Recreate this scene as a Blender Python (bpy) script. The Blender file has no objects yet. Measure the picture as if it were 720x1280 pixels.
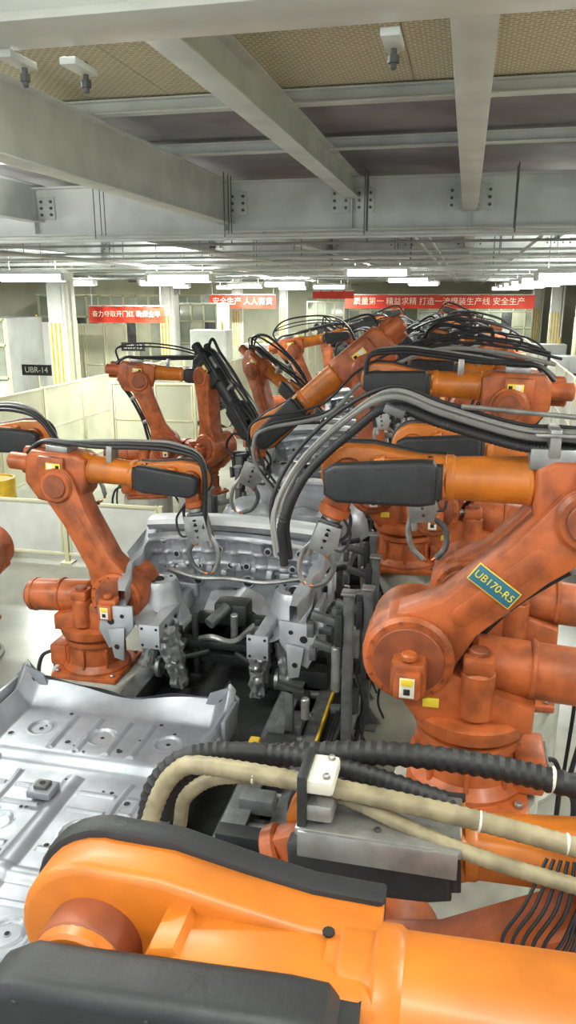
import bpy, bmesh, math, random
from mathutils import Matrix, Vector, noise
R=math.radians
random.seed(7)
scene=bpy.context.scene
try:
    scene.view_settings.view_transform='Standard'
except Exception: pass

# ---------------------------------------------------------------- materials
MATS={}
def mat(name,col,rough=.5,metal=0.,noise_amt=.0,nscale=6.,bump=0.,bscale=40.,emit=None,coat=0.,col2=None,stretch=None):
    m=bpy.data.materials.new(name); m.use_nodes=True
    nt=m.node_tree; b=nt.nodes['Principled BSDF']
    b.inputs['Roughness'].default_value=rough; b.inputs['Metallic'].default_value=metal
    b.inputs['Base Color'].default_value=(*col,1)
    if coat: b.inputs['Coat Weight'].default_value=coat; b.inputs['Coat Roughness'].default_value=.2
    if noise_amt>0 or bump>0:
        tc=nt.nodes.new('ShaderNodeTexCoord')
        src=tc.outputs['Object']
        if stretch:
            mp=nt.nodes.new('ShaderNodeMapping'); mp.inputs['Scale'].default_value=stretch
            nt.links.new(src,mp.inputs[0]); src=mp.outputs[0]
    if noise_amt>0:
        n=nt.nodes.new('ShaderNodeTexNoise'); n.inputs['Scale'].default_value=nscale; n.inputs['Detail'].default_value=6
        nt.links.new(src,n.inputs['Vector'])
        r=nt.nodes.new('ShaderNodeValToRGB')
        d=col2 if col2 else tuple(c*(1-noise_amt) for c in col)
        r.color_ramp.elements[0].position=.35; r.color_ramp.elements[0].color=(*d,1)
        r.color_ramp.elements[1].position=.6; r.color_ramp.elements[1].color=(*col,1)
        nt.links.new(n.outputs['Fac'],r.inputs[0]); nt.links.new(r.outputs[0],b.inputs['Base Color'])
        mr=nt.nodes.new('ShaderNodeMapRange'); mr.inputs[3].default_value=min(1,rough+.12); mr.inputs[4].default_value=max(0.05,rough-.06)
        nt.links.new(n.outputs['Fac'],mr.inputs[0]); nt.links.new(mr.outputs[0],b.inputs['Roughness'])
    if bump>0:
        n2=nt.nodes.new('ShaderNodeTexNoise'); n2.inputs['Scale'].default_value=bscale; n2.inputs['Detail'].default_value=3
        nt.links.new(src,n2.inputs['Vector'])
        bp=nt.nodes.new('ShaderNodeBump'); bp.inputs['Strength'].default_value=bump; bp.inputs['Distance'].default_value=.01
        nt.links.new(n2.outputs['Fac'],bp.inputs['Height']); nt.links.new(bp.outputs[0],b.inputs['Normal'])
    if emit:
        b.inputs['Emission Color'].default_value=(*emit[0],1); b.inputs['Emission Strength'].default_value=emit[1]
    MATS[name]=m
    return m
mat('orange',(.58,.165,.014),.42,noise_amt=.32,nscale=5,coat=.15)
mat('redorange',(.46,.108,.026),.46,noise_amt=.48,nscale=7,coat=.1)
mat('darkorange',(.28,.075,.03),.55,noise_amt=.4,nscale=9)
mat('black',(.018,.019,.022),.5,noise_amt=.3,nscale=12,bump=.12,bscale=90)
mat('rubber',(.014,.014,.016),.55)
mat('steel',(.38,.38,.37),.36,.7,noise_amt=.35,nscale=9)
mat('castgrey',(.14,.145,.145),.45,.4,noise_amt=.4,nscale=10)
mat('darksteel',(.045,.048,.05),.5,.4,noise_amt=.4,nscale=8)
mat('beige',(.33,.28,.175),.42,noise_amt=.4,nscale=14)
mat('hosegrey',(.23,.23,.22),.45,noise_amt=.2)
mat('silver',(.50,.52,.555),.40,.5,noise_amt=.28,nscale=4,bump=.12,bscale=12)
mat('cowl',(.62,.64,.66),.4,.15,noise_amt=.1)
mat('pan',(.34,.36,.40),.40,.58,noise_amt=.3,nscale=3.5,bump=.1,bscale=9)
mat('foil',(.52,.53,.55),.34,.7,noise_amt=.3,nscale=12,bump=.5,bscale=22)
mat('hole',(.01,.01,.01),.8)
mat('white',(.68,.69,.65),.5,noise_amt=.15,nscale=3)
mat('cream',(.70,.68,.47),.5,noise_amt=.15,nscale=2)
mat('fencepanel',(.66,.67,.50),.3,noise_amt=.2,nscale=1.2)
mat('yellow',(.68,.43,.03),.45,noise_amt=.3)
mat('pedestal',(.46,.46,.41),.6,noise_amt=.3,nscale=5)
mat('beam',(.66,.69,.66),.36,noise_amt=.16,nscale=3)
mat('darkpanel',(.32,.30,.33),.5,noise_amt=.3,nscale=1.5)
mat('tube_glow',(1,1,1),.5,emit=((.98,1.,.95),10.))
mat('bannerred',(.60,.035,.012),.6,noise_amt=.15,nscale=2)
mat('bannertext',(.85,.75,.6),.6)
mat('platebl',(.03,.15,.22),.4)
mat('plateyellow',(.8,.62,.05),.4)
mat('stickerwhite',(.72,.70,.62),.5)
mat('copper',(.55,.2,.08),.35,.9)
mat('wallcream',(.74,.74,.56),.6,noise_amt=.2,nscale=.6)
mat('glassy',(.48,.52,.42),.12,noise_amt=.5,nscale=.8)
mat('greypanel',(.46,.48,.46),.5,noise_amt=.3,nscale=1)

def floor_mat():
    m=bpy.data.materials.new('floor_epoxy'); m.use_nodes=True; nt=m.node_tree; b=nt.nodes['Principled BSDF']
    tc=nt.nodes.new('ShaderNodeTexCoord'); n=nt.nodes.new('ShaderNodeTexNoise'); n.inputs['Scale'].default_value=.8; n.inputs['Detail'].default_value=9; n.inputs['Roughness'].default_value=.65
    nt.links.new(tc.outputs['Object'],n.inputs['Vector'])
    r=nt.nodes.new('ShaderNodeValToRGB'); r.color_ramp.elements[0].position=.3; r.color_ramp.elements[0].color=(.17,.175,.15,1)
    r.color_ramp.elements[1].position=.7; r.color_ramp.elements[1].color=(.35,.355,.29,1)
    nt.links.new(n.outputs['Fac'],r.inputs[0]); nt.links.new(r.outputs[0],b.inputs['Base Color']); b.inputs['Roughness'].default_value=.24
    MATS['floor']=m
floor_mat()
def grate_mat():
    m=bpy.data.materials.new('grating'); m.use_nodes=True; nt=m.node_tree; b=nt.nodes['Principled BSDF']
    tc=nt.nodes.new('ShaderNodeTexCoord'); mp=nt.nodes.new('ShaderNodeMapping'); nt.links.new(tc.outputs['Object'],mp.inputs[0])
    br=nt.nodes.new('ShaderNodeTexBrick'); br.offset=.5; br.inputs['Scale'].default_value=1.
    br.inputs['Brick Width'].default_value=.05; br.inputs['Row Height'].default_value=.03; br.inputs['Mortar Size'].default_value=.008; br.inputs['Mortar Smooth'].default_value=.6
    br.inputs['Color1'].default_value=(.46,.39,.24,1); br.inputs['Color2'].default_value=(.54,.46,.29,1); br.inputs['Mortar'].default_value=(.84,.77,.58,1)
    nt.links.new(mp.outputs[0],br.inputs['Vector']); nt.links.new(br.outputs['Color'],b.inputs['Base Color'])
    bp=nt.nodes.new('ShaderNodeBump'); bp.inputs['Strength'].default_value=.6; bp.inputs['Distance'].default_value=.01
    nt.links.new(br.outputs['Fac'],bp.inputs['Height']); nt.links.new(bp.outputs[0],b.inputs['Normal'])
    b.inputs['Roughness'].default_value=.55
    MATS['grating']=m
grate_mat()

# ---------------------------------------------------------------- mesh builder
def T(x,y,z): return Matrix.Translation((x,y,z))
def RX(a): return Matrix.Rotation(R(a),4,'X')
def RY(a): return Matrix.Rotation(R(a),4,'Y')
def RZ(a): return Matrix.Rotation(R(a),4,'Z')
def frame_z(p0,p1):
    p0=Vector(p0);d=Vector(p1)-p0
    q=d.to_track_quat('Z','Y')
    return Matrix.Translation(p0)@q.to_matrix().to_4x4(), d.length
class MB:
    def __init__(s): s.v=[];s.f=[];s.m=[];s.M=Matrix.Identity(4);s.slots=[]
    def mi(s,n):
        if n not in s.slots: s.slots.append(n)
        return s.slots.index(n)
    def raw(s,vs,fs,m,L=None):
        Tm=s.M@L if L is not None else s.M
        o=len(s.v); fl=Tm.determinant()<0; k=s.mi(m)
        s.v.extend([tuple(Tm@Vector(v)) for v in vs])
        for f in fs:
            g=[o+i for i in f]
            if fl: g.reverse()
            s.f.append(g); s.m.append(k)
    def bm(s,bm,m,L=None):
        bm.verts.index_update()
        s.raw([v.co.copy() for v in bm.verts],[[v.index for v in f.verts] for f in bm.faces],m,L); bm.free()
    def box(s,c,d,m,bev=.008,rot=None,seg=2):
        bm=bmesh.new(); bmesh.ops.create_cube(bm,size=1)
        for v in bm.verts: v.co=Vector((v.co.x*d[0],v.co.y*d[1],v.co.z*d[2]))
        b=min(bev,min(d)*.45)
        if b>0: bmesh.ops.bevel(bm,geom=bm.edges[:],offset=b,segments=seg,affect='EDGES',profile=.5)
        L=T(*c)
        if rot is not None: L=L@rot
        s.bm(bm,m,L)
    def lathe(s,prof,m,L=None,seg=24):
        vs=[];fs=[];rings=[]
        for r,z in prof:
            if r<1e-6: rings.append([len(vs)]); vs.append((0,0,z))
            else:
                rings.append(list(range(len(vs),len(vs)+seg)))
                for i in range(seg):
                    a=2*math.pi*i/seg; vs.append((r*math.cos(a),r*math.sin(a),z))
        for a,b in zip(rings,rings[1:]):
            for i in range(seg):
                j=(i+1)%seg
                if len(a)==1 and len(b)==1: continue
                if len(a)==1: fs.append([a[0],b[j],b[i]])
                elif len(b)==1: fs.append([a[i],a[j],b[0]])
                else: fs.append([a[i],a[j],b[j],b[i]])
        s.raw(vs,fs,m,L)
    def cyl(s,p0,p1,r,m,r2=None,bev=.006,seg=24):
        L,h=frame_z(p0,p1); r2=r if r2 is None else r2; b=min(bev,h*.4,r*.4)
        s.lathe([(0,0),(r-b,0),(r,b),(r2,h-b),(max(r2-b,0.0001),h),(0,h)],m,L,seg)
    def prof(s,pts,y0,y1,m,bev=.008,seg=2,L=None):
        bm=bmesh.new()
        a=[bm.verts.new((p[0],y0,p[1])) for p in pts]; b=[bm.verts.new((p[0],y1,p[1])) for p in pts]
        f0=bm.faces.new(a); f1=bm.faces.new(list(reversed(b)))
        n=len(pts)
        for i in range(n): bm.faces.new([a[(i+1)%n],a[i],b[i],b[(i+1)%n]])
        bmesh.ops.recalc_face_normals(bm,faces=bm.faces[:])
        if bev>0:
            es=[e for e in bm.edges if f0 in e.link_faces or f1 in e.link_faces]
            bmesh.ops.bevel(bm,geom=es,offset=bev,segments=seg,affect='EDGES',profile=.5)
        s.bm(bm,m,L)
    def tube(s,pts,r,m,seg=8,corr=0.,step=6,cap=True,L=None):
        P=[Vector(p) for p in pts]; Q=[P[0]*2-P[1]]+P+[P[-1]*2-P[-2]]
        S=[]
        for i in range(1,len(Q)-2):
            L0=(Q[i+1]-Q[i]).length
            n=max(2,int(L0/(r*.45))) if corr>0 else step
            n=min(n,110)
            for k in range(n):
                t=k/n; a,b,c,d=Q[i-1],Q[i],Q[i+1],Q[i+2]
                S.append(.5*((2*b)+(c-a)*t+(2*a-5*b+4*c-d)*t*t+(3*b-a-3*c+d)*t**3))
        S.append(P[-1])
        vs=[];fs=[]
        t0=(S[1]-S[0]).normalized(); up=Vector((0,0,1)) if abs(t0.z)<.9 else Vector((1,0,0))
        nrm=t0.cross(up).normalized()
        for i,p in enumerate(S):
            t=(S[min(i+1,len(S)-1)]-S[max(i-1,0)]).normalized()
            nrm=(nrm-t*nrm.dot(t)).normalized(); bn=t.cross(nrm)
            rr=r*(1+(corr if i%2 else -corr))
            for k in range(seg):
                a=2*math.pi*k/seg; vs.append(p+nrm*rr*math.cos(a)+bn*rr*math.sin(a))
        for i in range(len(S)-1):
            for k in range(seg):
                j=(k+1)%seg; fs.append([i*seg+k,i*seg+j,(i+1)*seg+j,(i+1)*seg+k])
        if cap: fs.append(list(range(seg))[::-1]); fs.append([(len(S)-1)*seg+k for k in range(seg)])
        s.raw(vs,fs,m,L)
    def grid(s,fn,nu,nv,m,L=None):
        vs=[fn(i/nu,j/nv) for j in range(nv+1) for i in range(nu+1)]
        fs=[[j*(nu+1)+i,j*(nu+1)+i+1,(j+1)*(nu+1)+i+1,(j+1)*(nu+1)+i] for j in range(nv) for i in range(nu)]
        s.raw(vs,fs,m,L)
    def bolts(s,c,axis_r,n,r,m,h=.012,L=None,a0=0):
        for i in range(n):
            a=a0+2*math.pi*i/n; x=c[0]+axis_r*math.cos(a); z=c[2]+axis_r*math.sin(a)
            s.cyl((x,c[1],z),(x,c[1]-h,z),r,m,seg=6,bev=.001)
    def done(s,name,ang=35,loc=None):
        me=bpy.data.meshes.new(name)
        vs=s.v
        if loc is not None: vs=[(v[0]-loc[0],v[1]-loc[1],v[2]-loc[2]) for v in vs]
        me.from_pydata(vs,[],s.f)
        for n in s.slots: me.materials.append(MATS[n])
        me.polygons.foreach_set('material_index',s.m)
        me.polygons.foreach_set('use_smooth',[True]*len(s.f))
        me.update()
        try: me.set_sharp_from_angle(angle=R(ang))
        except Exception: pass
        ob=bpy.data.objects.new(name,me); scene.collection.objects.link(ob)
        if loc is not None: ob.location=loc
        return ob
def text(body,size,Mw,m,parent,name,extr=.001,fit=None):
    cu=bpy.data.curves.new(name,'FONT'); cu.body=body; cu.size=size; cu.extrude=extr; cu.align_x='CENTER'; cu.align_y='CENTER'
    cu.materials.append(MATS[m]); o=bpy.data.objects.new(name,cu); scene.collection.objects.link(o)
    bpy.context.view_layer.update()
    if fit and o.dimensions.x>fit: cu.size=size*fit/o.dimensions.x
    o.parent=parent; bpy.context.view_layer.update()
    o.matrix_world=Mw; return o

# ---------------------------------------------------------------- robot
def capsule(x0,z0,r0,x1,z1,r1,waist=0,n=14):
    d=math.atan2(z1-z0,x1-x0); pts=[]
    for i in range(n+1):
        a=d+math.pi/2+math.pi*i/n; pts.append((x0+r0*math.cos(a),z0+r0*math.sin(a)))
    nx,nz=math.sin(d),-math.cos(d)
    if waist:
        for t in (.3,.5,.7): pts.append((x0+(x1-x0)*t+nx*waist,z0+(z1-z0)*t+nz*waist))
    for i in range(n+1):
        a=d-math.pi/2+math.pi*i/n; pts.append((x1+r1*math.cos(a),z1+r1*math.sin(a)))
    if waist:
        for t in (.7,.5,.3): pts.append((x0+(x1-x0)*t-nx*waist,z0+(z1-z0)*t-nz*waist))
    return pts
def spot_gun(b,F,size=1.,dark=False):
    O=b.M; b.M=O@F@Matrix.Scale(size,4)
    b.cyl((0,0,0),(0,0,.05),.085,'steel')
    b.box((0,0,.07),(.2,.16,.03),'castgrey')
    b.box((-.02,0,.2),(.13,.13,.24),'castgrey',.015)
    b.box((.09,0,.19),(.09,.15,.2),'darksteel',.01)
    for y0,y1 in ((-.085,-.07),(.07,.085)):
        b.prof([(-.1,.1),(.14,.08),(.17,.3),(.1,.42),(-.12,.4)],y0,y1,'steel',.003)
    for z in (.18,.27,.34): b.cyl((.02,-.085,z),(.02,-.095,z),.014,'darksteel',seg=8,bev=.002)
    b.cyl((-.09,0,.12),(-.09,0,.5),.035,'steel')
    b.cyl((.1,0,.3),(.1,0,.46),.03,'copper')
    b.tube([(-.1,0,.36),(-.15,0,.5),(-.13,0,.68),(-.05,0,.8)],.028,'steel')
    b.tube([(.1,0,.4),(.2,0,.52),(.18,0,.7),(.08,0,.8)],.03,'castgrey')
    b.cyl((-.06,0,.79),(-.01,0,.82),.016,'copper'); b.cyl((.09,0,.79),(.03,0,.82),.016,'copper')
    b.tube([(.08,.05,.3),(.2,.09,.2),(.18,.1,.0),(.05,.12,-.1)],.018,'rubber')
    b.tube([(.06,-.06,.3),(.22,-.08,.3),(.24,-.06,.1),(.1,-.09,-.05)],.014,'rubber')
    for z in (.14,.2,.26): b.box((.02,-.075,z),(.05,.02,.03),'darksteel',.004)
    b.M=O
def gripper(b,F):
    O=b.M; b.M=O@F
    b.cyl((0,0,0),(0,0,.06),.09,'steel')
    b.box((0,0,.12),(.7,.12,.1),'darksteel',.01); b.box((0,0,.12),(.1,.6,.08),'darksteel',.01)
    for x in (-.32,-.1,.14,.32):
        b.box((x,0,.28),(.06,.2,.3),'darksteel',.008); b.box((x+.03,-.1,.38),(.04,.08,.16),'castgrey',.006)
        b.cyl((x,.1,.2),(x,.1,.42),.03,'steel')
    for y in (-.28,.28): b.box((0,y,.24),(.12,.05,.26),'castgrey',.006)
    b.box((-.1,.1,.3),(.3,.24,.2),'darksteel',.02)
    b.tube([(-.3,.05,.2),(-.4,.1,0),(-.2,.15,-.15),(0,.1,-.1)],.015,'rubber')
    b.tube([(.3,-.05,.2),(.42,-.1,0),(.2,-.15,-.2),(0,-.1,-.15)],.02,'rubber')
    b.M=O
FO=.14
rr_=random.Random(11)
def robot(base,yaw,A,B,w5=-60,tool='gun',side=1,ped=.35,sc=1.,dark=False,pedr=.38,hoses=True,twist=0,name='industrial_robot',near=False,gs=.72,dress=True,loops=0):
    b=MB(); W=T(base[0],base[1],0)
    b.M=W
    OR='orange' if not dark else 'black'; RO='redorange' if dark is not True else 'black'
    b.lathe([(0,0),(pedr+.03,0),(pedr+.03,.03),(pedr,.04),(pedr,ped-.02),(pedr-.01,ped),(0,ped)],'pedestal',seg=36)
    b.M=W@T(0,0,ped)@RZ(yaw)@Matrix.Diagonal((1,side,1,1))@Matrix.Scale(sc,4)
    RB=b.M.copy()
    b.box((0,0,.025),(.62,.6,.05),RO,.015)
    for x in (-.26,.26):
        for y in (-.25,.25): b.cyl((x,y,.05),(x,y,.075),.022,'steel',seg=6)
    b.lathe([(0,.04),(.30,.04),(.30,.07),(.255,.12),(.24,.28),(.27,.30),(.27,.34),(.22,.35),(.22,.37),(.29,.375),(.30,.40),(.30,.45),(.27,.47),(0,.47)],RO,seg=36)
    b.box((-.31,0,.15),(.16,.3,.2),RO,.02); b.box((-.395,0,.15),(.02,.22,.14),'castgrey',.005)
    for a in range(0,360,45):
        b.box((.25*math.cos(R(a)),.25*math.sin(R(a)),.17),(.05,.025,.2),RO,.006,rot=RZ(a))
    b.tube([(-.4,-.05,.15),(-.5,-.1,.1),(-.55,-.1,-.1),(-.5,0,-ped+.02)],.018,'rubber'); b.tube([(-.4,.05,.15),(-.47,.1,.1),(-.5,.1,-.1),(-.48,.1,-ped+.02)],.014,'rubber')
    # turret
    b.prof([(-.34,.42),(.30,.42),(.52,.62),(.54,.84),(.42,.98),(.22,.98),(.06,.80),(-.12,.66),(-.34,.60)],.10,.22,RO,.025)
    b.prof([(-.30,.42),(.26,.42),(.40,.60),(.36,.74),(.10,.72),(-.12,.62),(-.30,.56)],-.2,.12,RO,.03)
    b.cyl((-.02,-.17,.48),(-.02,-.17,.74),.085,RO,bev=.015); b.box((-.02,-.17,.78),(.15,.15,.09),RO,.02); b.cyl((-.02,-.17,.82),(-.02,-.17,.85),.05,'darkorange')
    b.box((.2,-.205,.55),(.08,.006,.05),'plateyellow',.001)
    b.cyl((-.62,.0,.66),(.02,.0,.70),.145,RO,bev=.03,seg=32); b.cyl((-.64,0,.66),(-.62,0,.66),.10,'darkorange')
    b.cyl((-.3,0,.685),(-.27,0,.687),.155,RO,bev=.008,seg=32); b.cyl((-.56,0,.665),(-.54,0,.666),.152,RO,bev=.008,seg=32)
    b.cyl((.02,0,.70),(.2,0,.74),.045,'steel')
    SX,SZ=.32,.78
    b.cyl((SX,-.235,SZ),(SX,.27,SZ),.225,RO,bev=.02,seg=40)
    b.cyl((SX,-.25,SZ),(SX,-.235,SZ),.175,'darkorange',bev=.005,seg=36)
    b.bolts((SX,-.235,SZ),.2,14,.009,'darkorange')
    b.box((SX-.01,-.30,SZ-.04),(.17,.14,.18),RO,.03); b.box((SX-.01,-.39,SZ-.05),(.13,.06,.14),RO,.02); b.cyl((SX-.01,-.33,SZ+.05),(SX-.01,-.33,SZ+.09),.04,RO,bev=.01)
    b.box((SX-.01,-.422,SZ-.05),(.07,.006,.10),'stickerwhite',.001); b.box((SX-.01,-.426,SZ-.02),(.055,.004,.035),'plateyellow',.001); b.box((SX-.01,-.427,SZ-.068),(.03,.004,.03),'hole',.001)
    L1=1.075
    b.M=RB@T(SX,0,SZ)@RY(A)
    MA=b.M.copy()
    b.prof(capsule(0,0,.235,0,L1,.165,waist=.125),-.185,.06,RO,.022)
    b.prof(capsule(0,.34,.05,0,L1-.28,.05),-.19,-.18,RO,.004)
    b.cyl((0,-.2,0),(0,-.18,0),.15,'darkorange',seg=32)
    b.bolts((0,-.185,L1),.13,10,.008,'darkorange',a0=.3)
    b.box((.12,-.19,.12),(.1,.006,.05),'plateyellow',.001,rot=RY(-30)); b.box((.12,-.193,.12),(.05,.004,.035),'stickerwhite',.001,rot=RY(-30))
    b.cyl((0,-.21,L1),(0,.25,L1),.15,RO,bev=.02,seg=32); b.cyl((0,-.225,L1),(0,-.21,L1),.10,'darkorange',seg=28)
    if hoses:
        b.tube([(-.2,.12,-.25),(-.24,.1,.1),(-.2,.1,.5),(-.24,.1,.9),(-.28,.08,1.1),(-.16,.05,1.28)],.022,'rubber',seg=8)
        b.tube([(-.15,.16,-.25),(-.2,.15,.1),(-.17,.15,.5),(-.21,.16,.9),(-.3,.14,1.15),(-.1,.1,1.3)],.014,'rubber')
        b.box((-.16,.12,.45),(.1,.12,.05),'steel',.006); b.box((-.2,.12,.85),(.1,.12,.05),'steel',.006)
    # elbow + forearm
    FM=RB@T(SX+L1*math.sin(R(A)),0,SZ+L1*math.cos(R(A)))@RY(-B)
    RE='black' if dark else RO
    b.M=FM@T(0,0,FO-.2)
    b.prof([(-.20,-.10),(.12,-.13),(.22,.0),(.24,.10),(.24,.29),(.16,.33),(-.26,.33),(-.32,.26),(-.32,.05)],-.14,.16,RE,.035,seg=3)
    b.box((-.06,-.15,.20),(.24,.05,.2),RE,.02)
    b.cyl((-.30,-.05,.20),(-.50,-.05,.20),.075,RE,bev=.015); b.cyl((-.30,.09,.12),(-.46,.09,.12),.06,RE,bev=.015)
    b.cyl((-.30,.09,.26),(-.44,.09,.26),.05,RE,bev=.015)
    b.box((-.03,-.178,.22),(.13,.006,.06),'plateyellow',.001); b.box((-.055,-.181,.22),(.05,.004,.045),'stickerwhite',.001); b.box((.01,-.181,.22),(.03,.004,.03),'hole',.001)
    b.M=FM@T(0,0,FO)@RX(twist)
    W0=b.M.copy()
    b.lathe([(0,0),(.135,0),(.135,.04),(.118,.07),(.106,.44),(.113,.45),(.113,.48),(.10,.49),(.095,.56),(0,.56)],OR,T(.16,0,0)@RY(90),seg=32)
    b.cyl((.24,0,0),(.26,0,0),.125,OR,seg=32)
    tear=[(.64,-.095),(.80,-.12)]
    n=16
    for i in range(n+1):
        a=-math.pi*.55+math.pi*1.10*i/n; tear.append((1.12+.145*math.cos(a),.0+.145*math.sin(a)))
    tear+=[(1.0,.142),(.88,.118),(.76,.098),(.64,.095)]
    rim=[]
    for p in tear: rim.append((1.12+(p[0]-1.12)*(1.09 if p[0]>1.12 else 1.0), p[1]*1.11))
    b.prof(tear,.015,.115,OR,.018,seg=3)
    b.prof(rim,.090,.140,'black',.012)
    b.box((.80,-.02,0),(.36,.17,.18),OR,.04,seg=3)
    b.cyl((.60,0,0),(.70,0,0),.104,OR,seg=28)
    b.cyl((1.12,-.05,0),(1.12,.03,0),.085,'darkorange' if not dark else 'black',bev=.012,seg=32)
    b.prof([(.90,-.06),(1.0,-.05),(1.01,.04),(.985,.095),(.945,.105),(.91,.05)],-.07,.03,OR,.010)
    b.cyl((.96,-.075,.05),(.96,-.07,.05),.013,'hole',seg=12)
    b.cyl((1.12,-.07,0),(1.12,-.05,0),.055,'darkorange' if not dark else 'black',seg=24)
    for i in range(8):
        a=2*math.pi*i/8; b.cyl((1.12+.07*math.cos(a),-.052,.07*math.sin(a)),(1.12+.07*math.cos(a),-.056,.07*math.sin(a)),.006,'darkorange',seg=6,bev=.001)
    b.cyl((.72,.02,.094),(.72,.02,.10),.010,'hole',seg=10,bev=.001); b.cyl((.68,-.03,.088),(.68,-.03,.094),.008,'hole',seg=10,bev=.001)
    cov=[(.685,-.10),(.76,-.115),(1.16,-.108),(1.22,-.07),(1.22,.05),(1.17,.080),(1.05,.088),(.76,.108),(.70,.106),(.68,.08)]
    b.prof(cov,-.165,-.065,'black',.024,seg=4)
    b.prof([(.655,-.08),(.74,-.09),(.74,.085),(.655,.085)],-.145,-.05,'black',.018,seg=3)
    for (x,z) in ((.76,.07),(.76,-.08),(.95,.065),(1.16,.05),(.95,-.09)): b.cyl((x,-.158,z),(x,-.167,z),.006,'black',seg=8,bev=.002)
    b.M=W0@T(1.12,-.01,0)@RY(-w5)
    b.cyl((0,-.055,0),(0,.02,0),.082,OR,seg=28)
    b.box((.1,-.015,0),(.16,.1,.13),RE,.025); b.cyl((.16,-.01,0),(.22,-.01,0),.08,RE,bev=.01)
    Fm=T(.22,-.01,0)@RY(90)
    if tool=='gun': spot_gun(b,Fm,gs)
    elif tool=='grip': gripper(b,Fm)
    if hoses and dress:
        tp=W0.inverted()@(b.M@Vector((.40,-.03,.05)))
        b.M=W0
        b.box((-.04,0,.155),(.2,.2,.05),'steel',.006)
        for k,(yy,rr,mm) in enumerate(((-.05,.016,'rubber'),(.0,.021,'rubber'),(.05,.014,'hosegrey'))):
            o=.02*k
            b.tube([(-.34,yy,.08+o),(-.2,yy,.19),(0,yy,.2),(.30,yy*.8,.2+o),(.65,yy+.02,.23+o),(.98,yy+.01,.24+o),(1.22,yy*.5,.14+o*.5),tuple(tp+Vector((0,yy*.6,0)))],rr,mm,seg=8)
        b.box((.42,0,.15),(.05,.14,.14),'steel',.005)
        for k in range(loops):
            q=rr_.uniform(-.06,.06); hh=rr_.uniform(.28,.5)
            b.tube([(-.3,q,.1),(-.35,q*2,.3),(-.1,q*2,hh),(.35,q*3,hh+.02),(.8,q*2,hh*.9),(1.15,q*2,hh*.5),tuple(tp+Vector((.05,q*2,.02)))],rr_.choice((.012,.018,.024)),'rubber',seg=7)
    ob=b.done(name,loc=(base[0],base[1],0))
    return ob,MA,W0

# right-hand row (facing -X, toward the line)
robot((.27,.95),180,-35,0,w5=-70,side=-1,ped=.54,near=True,hoses=False)
robot((.14,2.25),180,-60,-4,w5=-20,side=-1,ped=.215,near=True,hoses=False,tool=None)
obA,MA,WA=robot((.14,3.71),180,-46,-1,w5=-70,side=-1,ped=.89,near=True,dress=False,gs=.5)
robot((.42,5.15),180,-42,0,w5=-100,side=-1,ped=.70,dress=False)
robot((.14,6.7),179,-32,2,w5=-100,side=-1,ped=.82,gs=.5)
robot((-.5,7.9),186,4,-40,w5=-30,side=-1,ped=.60,sc=1.12,dress=False,pedr=.33)
robot((.35,9.6),176,-30,6,w5=-50,side=-1,ped=.6,loops=2)
robot((.1,11.9),190,-22,-20,w5=-30,side=-1,ped=.6,tool='grip',loops=2)
robot((.3,14.1),180,-30,12,w5=-60,side=-1,ped=.6,loops=3,tool='grip')
robot((0,16.4),170,-10,-15,w5=-60,side=-1,ped=.6,dark='upper',loops=2)
robot((.3,19.2),180,-34,15,w5=-60,side=-1,ped=.6,loops=2,tool='grip')
robot((.1,22.5),180,-20,-10,w5=-60,side=-1,ped=.6,dark='upper',loops=2)
robot((.4,26),180,-30,10,w5=-60,side=-1,ped=.6)
robot((.2,29.5),180,-20,20,w5=-60,side=-1,ped=.6)
# left-hand row (facing +X)
robot((-2.98,5.62),0,-27,-4,w5=-75,side=1,ped=.25,pedr=.40,sc=.96)
robot((-4.62,5.95),3,-25,0,w5=-40,side=1,ped=.3)
robot((-4.75,11.0),20,-20,-5,w5=-70,side=1,ped=.36,loops=2)
robot((-3.95,11.3),-28,-5,-48,w5=-35,side=1,ped=.36,tool='grip',dark='upper',loops=1)
robot((-3.4,13.0),-30,-22,-30,w5=-60,side=1,ped=.36,loops=3,tool='grip')
robot((-3.4,16.2),10,-25,10,w5=-60,side=1,ped=.5,tool='grip',loops=3)
robot((-3.3,18.8),-30,-12,-25,w5=-60,side=1,ped=.5,dark='upper',loops=2)
robot((-3.4,21.6),0,-28,15,w5=-60,side=1,ped=.5,dark='upper',tool='grip')
robot((-3.4,25),0,-28,10,w5=-60,side=1,ped=.5)
robot((-3.4,29),0,-20,20,w5=-60,side=1,ped=.5)

# name plate on the labelled robot, set across the leaning casting
wp=(MA@T(.03,-.19,.56)).translation
a=R(-36); dirv=Vector((math.cos(a),0,math.sin(a))); nrm=Vector((0,-1,0)); up=nrm.cross(dirv).normalized()
Mp=Matrix(((dirv.x,up.x,nrm.x,wp.x),(dirv.y,up.y,nrm.y,wp.y-.008),(dirv.z,up.z,nrm.z,wp.z),(0,0,0,1)))
b=MB(); b.M=Mp; b.box((0,0,0),(.245,.10,.006),'plateyellow',.002); b.box((0,0,.003),(.235,.09,.004),'platebl',.002)
pl=b.done('name_plate'); pl.parent=obA
bpy.context.view_layer.update(); pl.matrix_parent_inverse=obA.matrix_world.inverted()
text('UB170-R5',.06,Mp@T(0,0,.0065),'plateyellow',obA,'name_plate_text',fit=.215)

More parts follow.
